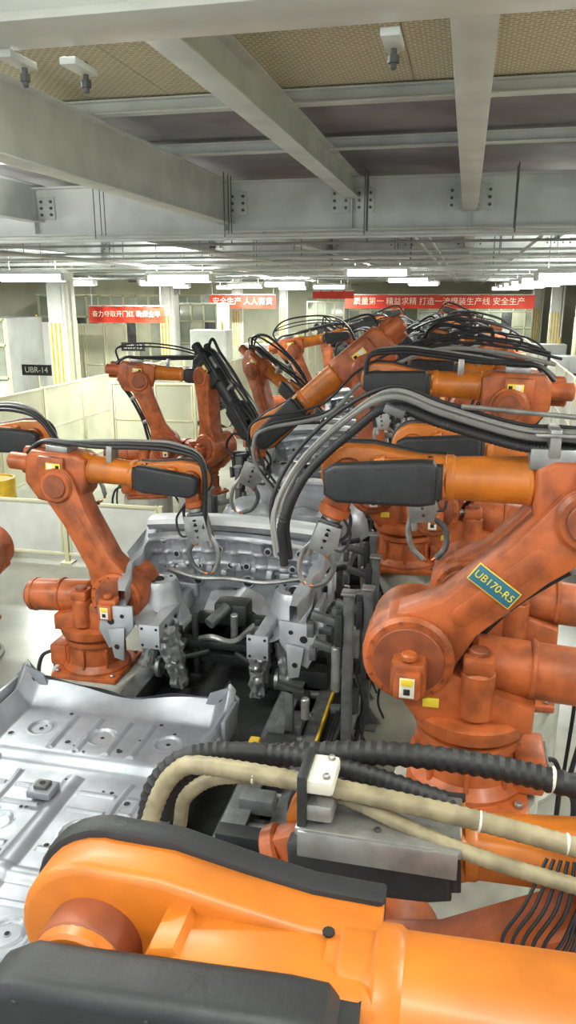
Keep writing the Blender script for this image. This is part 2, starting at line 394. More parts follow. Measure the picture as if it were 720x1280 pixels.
# ---------------------------------------------------------------- hanging hose bundles
b=MB()
base_pts=[(-.86,3.55,2.14),(-.87,3.55,2.36),(-.76,3.6,2.60),(-.54,3.62,2.82),(-.32,3.62,2.94),(-.08,3.62,2.87),(.27,3.62,2.78),(.51,3.62,2.77),(1.0,3.62,2.72)]
for dx,dy,dz,r,m,c in ((0,0,0,.015,'hosegrey',0),(.03,.06,.02,.015,'hosegrey',0),(.04,.0,-.05,.022,'rubber',.07),(-.03,.08,.04,.011,'rubber',0),(.02,-.05,.035,.006,'hosegrey',0),(.06,.05,-.03,.014,'rubber',0)):
    b.tube([(x+dx*(1 if i<4 else 0),y+dy,z+dz) for i,(x,y,z) in enumerate(base_pts)],r,m,seg=10,corr=c,step=10)
for x,z in ((.42,2.76),): b.box((x,3.64,z),(.05,.2,.13),'steel',.006)
b.box((.42,3.66,2.68),(.2,.16,.1),'steel',.008); b.box((.5,3.62,2.80),(.34,.2,.015),'steel',.003)
b.box((-.30,3.63,2.88),(.1,.16,.04),'castgrey',.006,rot=RY(20))
b.cyl((.0,3.66,2.9),(.9,3.66,2.84),.012,'steel',seg=8)
b.done('robot_hose_bundle')
b=MB()
pts=[(-1.69,7.3,1.37),(-1.95,7.3,1.7),(-2.0,7.3,1.95),(-1.88,7.3,2.12),(-1.27,7.3,2.28),(-.9,7.3,2.62),(-.28,7.3,2.91),(.3,7.3,2.9),(.8,7.3,2.8)]
for dx,dz,r,m in ((0,0,.020,'hosegrey'),(.05,.05,.014,'rubber'),(-.05,.1,.012,'rubber')):
    b.tube([(x+dx,y,z+dz) for x,y,z in pts],r,m,step=10)
b.done('robot_hose_bundle')
b=MB(); b.M=T(.03,-.16,.12)
b.tube([(-.98,2.16,1.5),(-.93,2.2,1.68),(-.86,2.2,1.79),(-.76,2.2,1.825),(-.385,2.2,1.81),(.04,2.2,1.77),(.44,2.2,1.71),(1.0,2.2,1.62)],.030,'beige',seg=14,corr=.05)
b.tube([(-.9,2.3,1.5),(-.85,2.26,1.66),(-.7,2.25,1.76),(-.385,2.25,1.76),(.04,2.14,1.70),(.44,2.12,1.64),(1.0,2.12,1.55)],.024,'beige',seg=12,corr=.05)
b.tube([(-1.0,2.4,1.45),(-.95,2.42,1.6),(-.8,2.44,1.68),(-.58,2.45,1.73),(-.2,2.45,1.79),(.14,2.45,1.79),(.47,2.45,1.75),(1.1,2.45,1.70)],.040,'rubber',seg=14,corr=.08)
b.tube([(-1.02,2.28,1.5),(-.98,2.3,1.66),(-.86,2.34,1.76),(-.6,2.38,1.78),(-.3,2.40,1.74),(0,2.36,1.7)],.032,'rubber',seg=12,corr=.08)
b.box((-.20,2.24,1.70),(.50,.26,.03),'steel',.006); b.box((-.20,2.11,1.665),(.48,.02,.09),'steel',.004)
for x in (-.38,-.2,-.06,.02): b.cyl((x,2.15,1.715),(x,2.15,1.725),.012,'darksteel',seg=6); b.cyl((x,2.33,1.715),(x,2.33,1.725),.012,'darksteel',seg=6)
b.box((-.385,2.2,1.76),(.1,.15,.06),'steel',.012); b.box((-.385,2.2,1.85),(.1,.15,.05),'stickerwhite',.012)
b.box((-.43,2.2,1.80),(.03,.17,.18),'darksteel',.006); b.cyl((-.36,2.15,1.87),(-.36,2.15,1.89),.012,'steel',seg=6); b.cyl((-.36,2.25,1.87),(-.36,2.25,1.89),.012,'steel',seg=6)
for x,y,z,r in ((.1,2.2,1.762,.032),(-.6,2.2,1.82,.032),(.35,2.2,1.727,.032),(.33,2.45,1.772,.043)): b.cyl((x-.006,y,z),(x+.006,y,z-.001),r,'stickerwhite',seg=16)
b.M=Matrix.Identity(4)
b.box((-.15,2.14,1.76),(.06,.1,.14),'steel',.006)
for k in range(5):
    b.tube([(.34+.02*k,2.1,1.74),(.28+.03*k,2.03,1.62),(.22+.03*k,2.0,1.50),(.28+.02*k,1.98,1.42),(.38+.02*k,2.0,1.50),(.44,2.06,1.62)],.006,'rubber',seg=6)
b.done('robot_hose_bundle')

# ---------------------------------------------------------------- car body (front structure, underbody)
def car_body(ox,oy):
    b=MB(); b.M=T(ox,oy,0)
    S='silver'
    dash=[(-.72,.60),(-.78,1.20),(-.66,1.44),(.66,1.44),(.78,1.20),(.72,.60),(.34,.60),(.24,.84),(.1,.91),(-.1,.91),(-.24,.84),(-.34,.60)]
    b.prof(dash,.52,.55,S,.006)
    for x,z,w,h in ((-.5,1.02,.26,.12),(-.15,1.06,.3,.1),(.25,1.06,.22,.12),(.54,1.0,.18,.16),(-.45,.85,.2,.14),(.46,.86,.2,.14)):
        b.box((x,.51,z),(w,.05,h),S,.02,seg=3)
    for x,z,r in ((-.34,.96,.035),(.12,.98,.045),(.4,.94,.03),(-.62,1.06,.03),(-.5,.74,.03),(.56,.76,.03)):
        b.cyl((x,.53,z),(x,.475,z),r*1.35,S,seg=20); b.cyl((x,.48,z),(x,.473,z),r,'hole',seg=20)
    # dash upper: stamped sheet leaning forward, with pressed ribs and recesses
    def cm(u,v):
        x=-.78+1.56*u; k=(x/.78)**2
        z=1.49-.12*k-.40*v
        y=.27+.17*k+.16*v
        for bx,bw in ((.12,.03),(.24,.025),(.38,.04),(.52,.03),(.66,.04),(.78,.025),(.9,.03)):
            d=abs(u-bx)/bw
            if d<1 and .15<v<.85: y-=.035*(1-d*d)
        for bv in (.18,.5,.82):
            d=abs(v-bv)/.07
            if d<1: y-=.025*(1-d*d)
        for cu,cv,cr in ((.18,.34,.045),(.31,.66,.04),(.45,.34,.05),(.59,.66,.05),(.72,.34,.045),(.84,.66,.04)):
            d=math.hypot((u-cu),(v-cv)*.3)/cr
            if d<1: y+=.04*(1-d**4)
        y+=.008*noise.noise(Vector((u*9,v*4,1.3)))
        return (x*(1+.03*math.sin(v*3)),y,z)
    b.grid(cm,200,60,S)
    for x,z in ((-.5,1.22),(-.3,1.12),(-.08,1.32),(.14,1.16),(.34,1.32),(.53,1.14),(.0,1.16),(-.6,1.34),(.6,1.30)):
        k=(x/.78)**2; v=(1.49-.12*k-z)/.40; y=.27+.17*k+.16*v
        b.cyl((x,y+.0,z),(x,y-.04,z),.034,S,seg=18); b.cyl((x,y-.035,z),(x,y-.043,z),.022,'hole',seg=18,bev=.001)
    rnd=random.Random(5)
    for i in range(10):
        x=-.66+1.32*(i+.5)/10; k=(x/.78)**2; zz=1.12-.12*k+rnd.uniform(-.03,.05); yy=.40+.16*k
        b.box((x,yy,zz),(rnd.uniform(.04,.09),.08,rnd.uniform(.04,.08)),S,.01,rot=RY(rnd.uniform(-12,12)))
    b.tube([(-.6,.44,1.06),(-.3,.36,1.03),(0,.34,1.05),(.3,.36,1.03),(.6,.44,1.06)],.022,'steel')
    # cowl
    def cw(u,v):
        x=-.78+1.56*u; k=(x/.78)**2
        prof=[(0,0),(.03,.035),(.10,.05),(.2,.045),(.26,.0),(.27,-.06)]
        t=v*5; i=min(4,int(t)); f=t-i
        py=prof[i][0]*(1-f)+prof[i+1][0]*f; pz=prof[i][1]*(1-f)+prof[i+1][1]*f
        return (x,.22+.20*k+py,1.56-.10*k+pz)
    b.grid(cw,48,15,'cowl')
    def cl(u,v):
        x=-.78+1.56*u; k=(x/.78)**2
        return (x,.22+.20*k+.05*v,1.56-.10*k-.06*v)
    b.grid(cl,60,4,S)
    for s in (-1,1):
        b.box((s*.44,.1,.80),(.1,1.0,.15),S,.014); b.box((s*.44,-.41,.80),(.17,.02,.2),S,.004)
        for k in range(4): b.cyl((s*.44-.06+.12*(k%2),-.42,.73+.14*(k//2)),(s*.44-.06+.12*(k%2),-.427,.73+.14*(k//2)),.012,'hole',seg=10)
        for k in range(3): b.cyl((s*.44-s*.05,-.2+.22*k,.8),(s*.44-s*.056,-.2+.22*k,.8),.022,'hole',seg=12)
        b.lathe([(.26,.72),(.21,.86),(.175,1.0),(.165,1.04),(.15,1.06),(.08,1.06),(.07,1.04),(0,1.04)],S,T(s*.60,.20,0),seg=32)
        b.cyl((s*.60,.20,1.035),(s*.60,.20,1.062),.05,'hole',seg=20)
        for a in (30,150,270): b.cyl((s*.6+.11*math.cos(R(a)),.20+.11*math.sin(R(a)),1.06),(s*.6+.11*math.cos(R(a)),.20+.11*math.sin(R(a)),1.07),.014,'hole',seg=10)
        def ub(u,v,s=s):
            a=2*math.pi*v; y=.62-.94*u; cx=.80-.10*u**2.5; cz=1.34-.30*u-.04*math.sin(u*6)
            w=.045+.015*math.sin(u*17); h=.08
            return (s*(cx+w*max(-1,min(1,1.4*math.cos(a)))),y,cz+h*max(-1,min(1,1.4*math.sin(a))))
        b.grid(ub,30,20,S)
        def ap(u,v,s=s):
            y=-.32+.90*u; z0=.80; z1=.98+.26*u
            x=.47+.33*(v**.6)+.04*math.sin(u*12)*(1-v)+.02*noise.noise(Vector((u*6,v*6,s)))
            return (s*x,y,z0+(z1-z0)*v+.03*math.sin(u*14+v*7)*v*(1-v)*3)
        b.grid(ap,48,20,S)
        # hinge-pillar side panel
        def ap2(u,v,s=s):
            y=.12+.62*u; return (s*(.83-.05*math.sin(v*3.1)+.012*math.sin(v*20)),y,.60+.70*v+.12*u)
        b.grid(ap2,20,28,S)
        for zz in (.78,.98,1.16): b.cyl((s*.84,.45,zz),(s*.80,.45,zz),.03,'hole',seg=14)
        b.prof([(s*.60,1.02),(s*.86,1.0),(s*.90,.80),(s*.82,.64),(s*.70,.70),(s*.60,.84)],-.36,-.335,S,.004)
        b.prof([(s*.66,.84),(s*.80,.82),(s*.76,.58),(s*.68,.56)],-.40,-.375,S,.004)
        b.cyl((s*.79,-.361,.88),(s*.79,-.366,.88),.03,'hole',seg=16); b.cyl((s*.69,-.361,.93),(s*.69,-.366,.93),.018,'hole',seg=16)
        b.cyl((s*.73,-.401,.68),(s*.73,-.406,.68),.022,'hole',seg=16)
        b.box((s*.85,.02,.96),(.05,.34,.2),S,.012); b.box((s*.89,-.14,.84),(.05,.12,.24),S,.01); b.box((s*.90,.2,1.08),(.04,.1,.2),S,.01)
        b.box((s*.93,-.2,.9),(.1,.06,.05),'castgrey',.008)
        def leg(u,v,s=s):
            a=2*math.pi*u; z=.82-.62*v; p=Vector((math.cos(a)*2,math.sin(a)*2,z*12+s*5))
            r=.09-.02*v+.03*noise.noise(p*1.2)+.012*noise.noise(p*3)
            return (s*.40-s*.05*v+r*math.cos(a),-.16+.12*v+r*math.sin(a)*1.2,z)
        b.grid(leg,32,34,'foil')
        def leg2(u,v,s=s):
            a=2*math.pi*u; z=.74-.34*v; p=Vector((math.cos(a)*2,math.sin(a)*2,z*12+s*9))
            r=.06+.025*noise.noise(p*1.4)
            return (s*.56+r*math.cos(a)+s*.05*v,-.10+r*math.sin(a)*1.2,z)
        b.grid(leg2,26,20,'foil')
        b.box((s*.36,-.05,.52),(.10,.28,.04),'castgrey',.01,rot=RX(20))
        b.cyl((s*.3,.0,.32),(s*.48,.0,.28),.05,'darksteel'); b.lathe([(0,0),(.09,0),(.09,.03),(.04,.05),(.04,.09),(0,.09)],'steel',T(s*.5,-.06,.36)@RY(s*90),seg=24)
        b.tube([(s*.55,.1,.55),(s*.42,-.02,.5),(s*.3,-.02,.46),(s*.12,.08,.48)],.022,'darksteel')
        b.box((s*.74,1.95,.62),(.11,2.8,.17),S,.02); b.box((s*.74,.66,.98),(.12,.16,.80),S,.02)
        b.lathe([(.0,.36),(.12,.35),(.24,.28),(.31,.16),(.34,0)],S,T(s*.56,2.9,.72),seg=28)
        b.box((s*.62,3.4,.86),(.22,.5,.06),S,.015)
        b.cyl((s*.28,.2,.2),(s*.28,.2,.75),.03,'darksteel')
    b.box((0,.5,.6),(.7,.1,.1),'darksteel',.01)
    b.box((0,.2,.50),(.8,.12,.07),'darksteel',.015); b.box((0,.42,.72),(.3,.22,.2),'darksteel',.03)
    b.tube([(-.2,.1,.58),(-.05,-.02,.66),(.12,.02,.62),(.25,.2,.7)],.025,'steel'); b.cyl((-.12,.1,.72),(-.02,.3,.8),.05,'castgrey')
    b.cyl((.1,.1,.6),(.12,.05,.85),.03,'steel')
    def fl(u,v):
        x=-.72+1.44*u; y=.58+2.9*v
        z=.60+.16*math.exp(-(x/.13)**2)*(1 if v<.7 else .4)+.012*math.sin(y*18)*(abs(x)>.2)
        if v>.68: z+=.18*min(1,(v-.68)/.05)
        return (x,y,z)
    b.grid(fl,60,90,S)
    for y in (1.2,1.75): b.box((0,y,.68),(1.4,.12,.1),S,.02)
    b.prof([(-.7,.75),(-.72,1.12),(-.5,1.2),(.5,1.2),(.72,1.12),(.7,.75)],3.5,3.53,S,.006); b.box((0,3.47,1.18),(1.35,.12,.06),'cowl',.015)
    b.prof([(-.7,.75),(-.66,1.0),(.66,1.0),(.7,.75)],2.55,2.57,S,.006)
    for x in (-.5,.5):
        b.box((x,1.6,.36),(.09,3.4,.1),'darksteel',.01)
        for y in (.35,1.6,3.1): b.box((x,y,.21),(.1,.12,.42),'darksteel',.01); b.box((x,y,.47),(.07,.07,.16),'castgrey',.006)
    for y in (.3,1.6,3.1): b.box((0,y,.33),(1.5,.1,.08),'darksteel',.008)
    return b.done('car_body_shell',loc=(ox,oy,0))
car_body(-1.85,5.6)
car_body(-1.85,10.4)
car_body(-1.85,15.2)

# ---------------------------------------------------------------- car floor pan
def floor_pan():
    b=MB(); ox,oy,oz=-2.30,3.42,.38; b.M=T(ox,oy,oz)
    W,Ln=.80,1.32
    S='pan'
    def bead(d,w,h): return h*max(0,1-(d/w)**2) if abs(d)<w else 0
    def h(x,y):
        z=0
        z+=.06*(1/(1+math.exp(-(y-.62)*60)))
        for bx in (-.62,-.42,.42,.62): 
            if -1.15<y<.5: z+=bead(x-bx,.024,.016)
        for by in (-1.05,-.9,-.55,-.15,.2,.36):
            if .10<abs(x)<.38 or .46<abs(x)<.58: z+=bead(y-by,.02,.013)
        for bx in (-.3,-.1,.12,.3):
            if .7<y<1.1: z+=bead(x-bx,.03,.018)
        z+=bead(y+.36,.06,.03)*(abs(x)<.74)
        z+=bead(x,.07,.025)*(y<.5)
        for (cx,cy,r) in ((-.26,-.35,.10),(.27,.02,.10),(.27,-.72,.09),(-.26,.02,.08),(-.26,-.72,.08),(0,.9,.1),(-.48,.92,.09),(.48,.92,.09)):
            d=math.hypot(x-cx,y-cy); z+=-.016/(1+math.exp((d-r)*150))
            z+=bead(d-r,.014,.009)
        for (cx,cy,w,l) in ((-.52,-.0,.05,.12),(.52,-.3,.05,.12),(-.52,-.7,.05,.12),(.52,.25,.05,.1)):
            m=max(abs(x-cx)/w,abs(y-cy)/l); z+=.018/(1+math.exp((m-1)*25))
        e=W-abs(x)
        if e<.11: z+=.13*((.11-e)/.11)**1.4
        e2=Ln-y
        if e2<.16: z+=.15*((.16-e2)/.16)**1.3*(1-.55*math.exp(-(x/.35)**2))
        return z
    def fn(u,v):
        x=-W+2*W*u; y=-Ln+2*Ln*v
        xx=x*(1-.10*math.exp(-((y-.25)/.35)**2))
        return (xx,y,h(x,y))
    b.grid(fn,180,260,S)
    for s in (-1,1):
        def fs(u,v,s=s):
            y=-Ln+2*Ln*u; k=(1-.10*math.exp(-((y-.25)/.35)**2))
            return (s*(W*k+.05*v),y,h(W,y)+.0-.07*v**2*(1+.5*math.sin(y*9)))
        b.grid(fs,80,6,S)
        b.tube([(s*.62,-1.2,-.04),(s*.62,0,-.04),(s*.6,1.1,-.0)],.05,S,seg=4)
        b.prof([(s*.60,.10),(s*.86,.10),(s*.88,.24),(s*.80,.32),(s*.66,.26)],1.29,1.31,S,.004)
        b.cyl((s*.76,1.288,.2),(s*.76,1.282,.2),.03,'hole',seg=14)
        b.box((s*.86,1.12,.14),(.03,.3,.2),S,.008)
        for y in (-.9,-.3,.4,.9): b.box((s*.82,y,.12),(.07,.07,.05),S,.01); b.cyl((s*.82,y,.14),(s*.82,y,.148),.014,'hole',seg=10)
    def bk(u,v):
        x=-W+2*W*u; return (x,Ln+.06*v+.02*math.sin(u*20),h(x,Ln)+.02-.16*v*v)
    b.grid(bk,60,6,S)
    b.box((-.1,.28,.05),(.16,.14,.05),S,.01); b.box((-.1,.28,.085),(.09,.08,.03),'castgrey',.008); b.cyl((-.1,.28,.1),(-.1,.28,.104),.02,'hole',seg=12)
    rnd=random.Random(3)
    hs=[(-.5,-.8,.022),(.5,-.85,.022),(-.35,.12,.016),(.15,-.12,.016),(.5,.3,.02),(-.62,.32,.02),(.33,.4,.014),(-.3,-.6,.012),(.2,.75,.02),(-.2,.78,.02),(.6,.8,.02),(-.65,.8,.02),(.35,1.12,.015),(-.35,1.12,.015),(.66,-.1,.014),(.27,.02,.014),(-.26,-.35,.014),(.27,-.72,.014),(-.48,.92,.016),(.48,.92,.016),(0,.9,.014)]
    for i in range(30): hs.append((rnd.uniform(-.68,.68),rnd.uniform(-1.1,1.05),rnd.choice((.007,.009,.012))))
    for (x,y,r) in hs:
        z=h(x,y); k=(1-.10*math.exp(-((y-.25)/.35)**2)); x*=k
        b.cyl((x,y,z-.002),(x,y,z+.004),r*1.35,S,seg=16,bev=.001); b.cyl((x,y,z),(x,y,z+.0055),r,'hole',seg=16,bev=.001)
    for x in (-.5,.5):
        b.box((x,0,-.11),(.1,2.5,.1),'darksteel',.01)
        for y in (-1,0,1): b.box((x,y,-.26),(.1,.12,.22),'darksteel',.01); b.box((x,y,-.03),(.06,.06,.10),'castgrey',.005)
    for y in (-1,0,1): b.box((0,y,-.14),(1.3,.1,.08),'darksteel',.01)
    b.done('car_floor_pan',loc=(ox,oy,0))
floor_pan()

# ---------------------------------------------------------------- conveyor and fixtures
b=MB()
b.box((-1.75,20,.03),(2.0,40,.06),'darksteel',.005)
for x,w,hh in ((-1.16,.12,.34),(-.92,.08,.26),(-2.5,.12,.2)):
    b.box((x,20,.06+hh/2),(w,40,hh),'darksteel',.01); b.box((x,20,.07+hh),(w+.03,40,.02),'castgrey',.004)
rnd=random.Random(21)
for i in range(110):
    y=.8+i*.33
    b.cyl((-1.1,y,.32),(-.96,y,.32),.035,'castgrey',seg=12)
    if i%2: b.box((-1.04,y+.12,.22),(.3,.05,.12),'castgrey',.005)
    b.box((-1.04+rnd.uniform(-.05,.05),y+.1,.38+rnd.uniform(0,.06)),(rnd.uniform(.12,.3),rnd.uniform(.08,.22),rnd.uniform(.05,.16)),rnd.choice(('darksteel','darksteel','castgrey','black')),.01)
    if i%3==0 and y>4: 
        hz=rnd.uniform(.25,.55); b.box((-1.0+rnd.uniform(-.1,.12),y,.4+hz/2),(.06,.06,hz),'castgrey',.006); b.box((-1.06,y,.4+hz),(.2,.06,.05),'darksteel',.008,rot=RY(rnd.uniform(-20,20)))
        b.cyl((-.95,y,.5),(-.95,y,.5+hz*.5),.03,'steel')
    if i%5==1: b.box((-1.24,y,.46),(.07,.12,.05),'yellow',.008)
b.box((-1.25,20,.36),(.02,40,.04),'darksteel',.005); b.box((-.865,22,.32),(.02,36,.05),'yellow',.005)
b.tube([(-.72,.5,.1),(-.70,8,.1),(-.72,20,.1)],.03,'hosegrey'); b.tube([(-.65,.5,.1),(-.64,8,.1),(-.66,20,.1)],.02,'rubber')
for k in range(4): b.tube([(-.80+.03*k,.5,.30+.03*k),(-.82+.03*k,5,.28+.03*k),(-.80+.03*k,12,.30+.03*k),(-.8+.03*k,30,.30+.03*k)],.014,'rubber')
b.done('conveyor_line')
def fixture(x,y,hh,s=1,kind=0):
    b=MB(); b.M=T(x,y,0)@Matrix.Diagonal((s,1,1,1))
    b.box((0,0,.01),(.2,.2,.02),'castgrey',.004); b.box((0,0,hh/2),(.07,.07,hh),'castgrey',.008)
    b.box((0,0,hh),(.1,.1,.02),'steel',.004)
    b.box((-.06,0,hh*.82),(.05,.12,.24),'darksteel',.008); b.box((-.16,0,hh*.86),(.2,.05,.06),'castgrey',.008,rot=RY(15))
    b.cyl((-.08,0,hh*.5),(-.08,0,hh*.72),.035,'steel'); b.box((-.26,0,hh*.80),(.05,.07,.1),'castgrey',.006)
    if kind: b.box((.05,0,hh*.45),(.08,.2,.16),'darksteel',.01); b.box((-.05,.05,hh*.3),(.16,.06,.1),'castgrey',.01)
    b.prof([(0,.02),(.14,.02),(0,.22)],-.01,.01,'castgrey',.002)
    b.tube([(.05,.04,hh*.6),(.12,.06,hh*.4),(.1,.05,.2),(.15,.05,.05)],.01,'rubber')
    b.done('clamp_stand',loc=(x,y,0))
for (x,y,hh,k) in ((-.66,4.8,1.47,0),(-.72,5.2,1.0,1),(-.62,5.6,1.2,1),(-.72,6.0,1.0,0),(-.66,6.5,1.15,1),(-.74,7.0,1.2,1),(-.78,8.8,1.2,1),(-.8,9.6,1.2,1),(-.78,10.7,1.3,0),(-.75,11.6,1.2,1),(-.75,13,1.3,1),(-.75,14.8,1.4,1)):
    fixture(x,y,hh,1,k)
for (x,y,hh,k) in ((-2.85,7.4,1.0,0),(-2.85,8.4,1.2,1),(-2.85,9.6,1.2,1),(-2.85,10.6,1.3,1),(-2.85,14.4,1.3,1),(-2.85,15.2,1.3,1)):
    fixture(x,y,hh,-1,k)
def cell(y):
    b=MB()
    for x in (-2.8,-.7):
        b.box((x,y,1.1),(.1,.1,2.2),'castgrey',.01); b.box((x,y+1.4,1.1),(.1,.1,2.2),'castgrey',.01); b.box((x,y+.7,2.2),(.12,1.5,.12),'darksteel',.01)
    b.box((-1.75,y,2.2),(2.2,.12,.12),'darksteel',.01); b.box((-1.75,y+1.4,2.2),(2.2,.12,.12),'darksteel',.01)
    for i in range(7):
        x=-2.6+i*.28; b.box((x,y+.1,2.0),(.1,.16,.34),'darksteel' if i%2 else 'castgrey',.01); b.cyl((x,y+.7,1.9),(x,y+.7,2.5),.05,'steel')
        b.box((x+.05,y+1.3,2.4),(.14,.2,.3),'darksteel',.02)
    b.tube([(-2.8,y,2.3),(-2.2,y,2.7),(-1.6,y,2.5),(-1.0,y,2.8),(-.7,y,2.4)],.03,'rubber')
    b.done('welding_cell_frame')
for y in (17.3,23.2,27.): cell(y)
b=MB(); b.cyl((-.4,9.2,0),(-.4,9.2,1.0),.045,'yellow'); b.cyl((-.4,9.2,0),(-.4,9.2,.02),.1,'yellow'); b.box((-.4,9.2,1.0),(.13,.13,.06),'yellow',.01)
b.done('yellow_guard_post')
def partition(p0,p1,h,n,name='safety_fence',panel='fencepanel',frame='cream',gap=.12,post='cream',mid=True):
    b=MB(); p0=Vector((*p0,0)); p1=Vector((*p1,0)); d=(p1-p0); L=d.length; a=math.degrees(math.atan2(d.y,d.x))
    b.M=T(*p0)@RZ(a); w=L/n
    for i in range(n+1):
        b.box((i*w,0,h/2),(.06,.06,h),post,.006); b.box((i*w,0,.01),(.16,.16,.02),post,.003)
    for i in range(n):
        c=i*w+w/2
        b.box((c,0,(h+gap)/2),(w-.08,.012,h-gap-.04),panel,0)
        b.box((c,0,h-.03),(w-.05,.035,.04),frame,.004); b.box((c,0,gap),(w-.05,.035,.04),frame,.004)
        if mid: b.box((c,0,h*.55),(w-.05,.03,.03),frame,.004)
        b.box((i*w+.06,0,(h+gap)/2),(.03,.03,h-gap),frame,.003); b.box((i*w+w-.06,0,(h+gap)/2),(.03,.03,h-gap),frame,.003)
    return b.done(name)
partition((-7.6,8.5),(-7.6,38.5),1.75,20)
partition((-7.6,8.7),(-3.6,8.7),.85,3,panel='white',mid=False)
partition((-7.0,14.6),(-5.2,14.6),1.7,2)
partition((1.95,7),(1.95,37),2.0,20,panel='white')
partition((-.3,10.6),(1.7,10.6),1.25,2,panel='white',mid=False,frame='white',post='white')
partition((-5.4,16.5),(-5.4,34.5),1.9,12)
partition((-12.8,21.),(-9.5,21.),2.6,5)

# ---------------------------------------------------------------- room shell
def slab(name,c,d,m):
    b=MB(); b.box(c,d,m,0); return b.done(name)
slab('floor',(-6,21,-.1),(24,52,.2),'floor')
slab('wall_back',(-6,47.1,2.6),(24,.2,5.4),'wallcream')
slab('wall_left',(-18.1,21,2.6),(.2,52,5.4),'wallcream')
slab('wall_right',(6.1,21,2.6),(.2,52,5.4),'wallcream')
CZ=3.4
b=MB()
for i in range(15):
    b.box((-17.2+i*1.6,2.9,CZ+1.29),(1.595,5.0,.04),'grating',0)
b.box((-6,2,CZ+1.36),(24,6.8,.06),'beam',0)
b.done('ceiling_grating')
b=MB(); b.box((-6,26.2,CZ+1.33),(24,41.6,.08),'darkpanel',0); b.box((-6,0.,CZ+1.45),(24,10,.06),'darkpanel',0)
b.done('ceiling')

def ibeam(b,p0,p1,w,h,m='beam',t=.012,tw=.01):
    p0=Vector(p0);p1=Vector(p1);d=p1-p0;L=d.length;a=math.degrees(math.atan2(d.y,d.x))
    O=b.M; b.M=O@T(*p0)@RZ(a)
    b.box((L/2,0,t/2),(L,w,t),m,.002); b.box((L/2,0,h-t/2),(L,w,t),m,.002); b.box((L/2,0,h/2),(L,tw,h-2*t),m,0)
    b.M=O
def conn(b,x,y,z,sx=1):
    b.box((x,y,z),(.20,.012,.24),'beam',.002)
    for i in (-1,1):
        for k in (-1,0,1):
            b.cyl((x+i*.06,y-.006,z+k*.07),(x+i*.06,y-.03,z+k*.07),.016,'castgrey',seg=6,bev=.002)
b=MB()
gy=[2.06,8.6,15.0,21.4,27.8,34.2,40.6]
for y in gy: ibeam(b,(-18,y,CZ+.65),(6,y,CZ+.65),.22,.52,t=.02)
lx=[(-16.4,.72,.4,.16),(-13.2,.72,.4,.16),(-10.,.72,.4,.16),(-7.2,.72,.4,.16),(-4.9,.8,.4,.16),(-2.62,.74,.42,.17),(-1.24,.97,.22,.15),(-.03,.82,.36,.15),(1.5,.9,.3,.15),(3.2,.8,.4,.16),(4.8,.8,.4,.16)]
for x,z,h,w in lx:
    ibeam(b,(x,2.06,CZ+z),(x,46,CZ+z),w,h)
    for y in gy[1:]:
        conn(b,x-.13,y-.02,CZ+.95); conn(b,x+.13,y-.02,CZ+.95)
        b.box((x,y,CZ+.9),(.012,.2,.46),'beam',.002)
sy=[3.7,5.35,6.95]
for g in gy[1:]: sy+= [g+1.6,g+3.2,g+4.8]
for y in sy:
    if y<46: ibeam(b,(-18,y,CZ+1.17),(6,y,CZ+1.17),.10,.09)
for y,z,r in ((8.25,.60,.022),(8.1,.56,.016),(8.35,.52,.014),(14.6,.58,.03),(14.8,.5,.02),(20.8,.55,.03),(11.5,.6,.02),(12.0,.55,.02),(17.8,.55,.03),(24,.5,.03)):
    b.cyl((-18,y,CZ+z),(6,y,CZ+z),r,'beam' if r>.015 else 'hosegrey',seg=10)
    for i in range(16):
        x=-17+i*1.45; b.cyl((x,y,CZ+z),(x,y,CZ+1.2),.006,'castgrey',seg=6)
for x,z,r in ((-6.2,.55,.03),(-3.6,.6,.025),(-.6,.6,.02),(-.45,.6,.015),(.7,.58,.02),(-2.1,.62,.015)):
    b.cyl((x,8.7,CZ+z),(x,46,CZ+z),r,'beam',seg=10)
for x,y in ((-1.28,2.2),(-1.14,2.3),(-.23,2.25),(-2.2,8.5),(.1,8.5)):
    b.box((x,y,CZ+.635),(.05,.14,.02),'beam',.003); b.cyl((x,y+.04,CZ+.575),(x,y+.04,CZ+.66),.009,'castgrey',seg=8); b.cyl((x,y+.04,CZ+.59),(x,y+.04,CZ+.61),.016,'castgrey',seg=6,bev=.001)
b.done('steel_beam_framework')

def column(x,y):
    b=MB(); b.M=T(x,y,0)
    b.box((0,0,2.32),(.34,.36,4.64),'white',.01); b.box((0,0,.02),(.55,.55,.04),'white',.005)
    b.box((0,0,1.6),(.36,.38,2.4),'cream',.01)
    for k in range(3): b.box((-.1+.1*k,-.192,1.6),(.04,.006,2.4),'yellow',0)
    b.box((.18,-.05,2.4),(.03,.16,4.),'cream',.004); b.cyl((.24,-.2,0),(.24,-.2,4.6),.03,'white')
    b.done('support_column',loc=(x,y,0))
for y in (16,22.5,30,38): column(-8.8,y)
for y in (16,23,30,38): column(3.1,y)
for y in (26,37): column(-14,y)
column(-9.7,18)

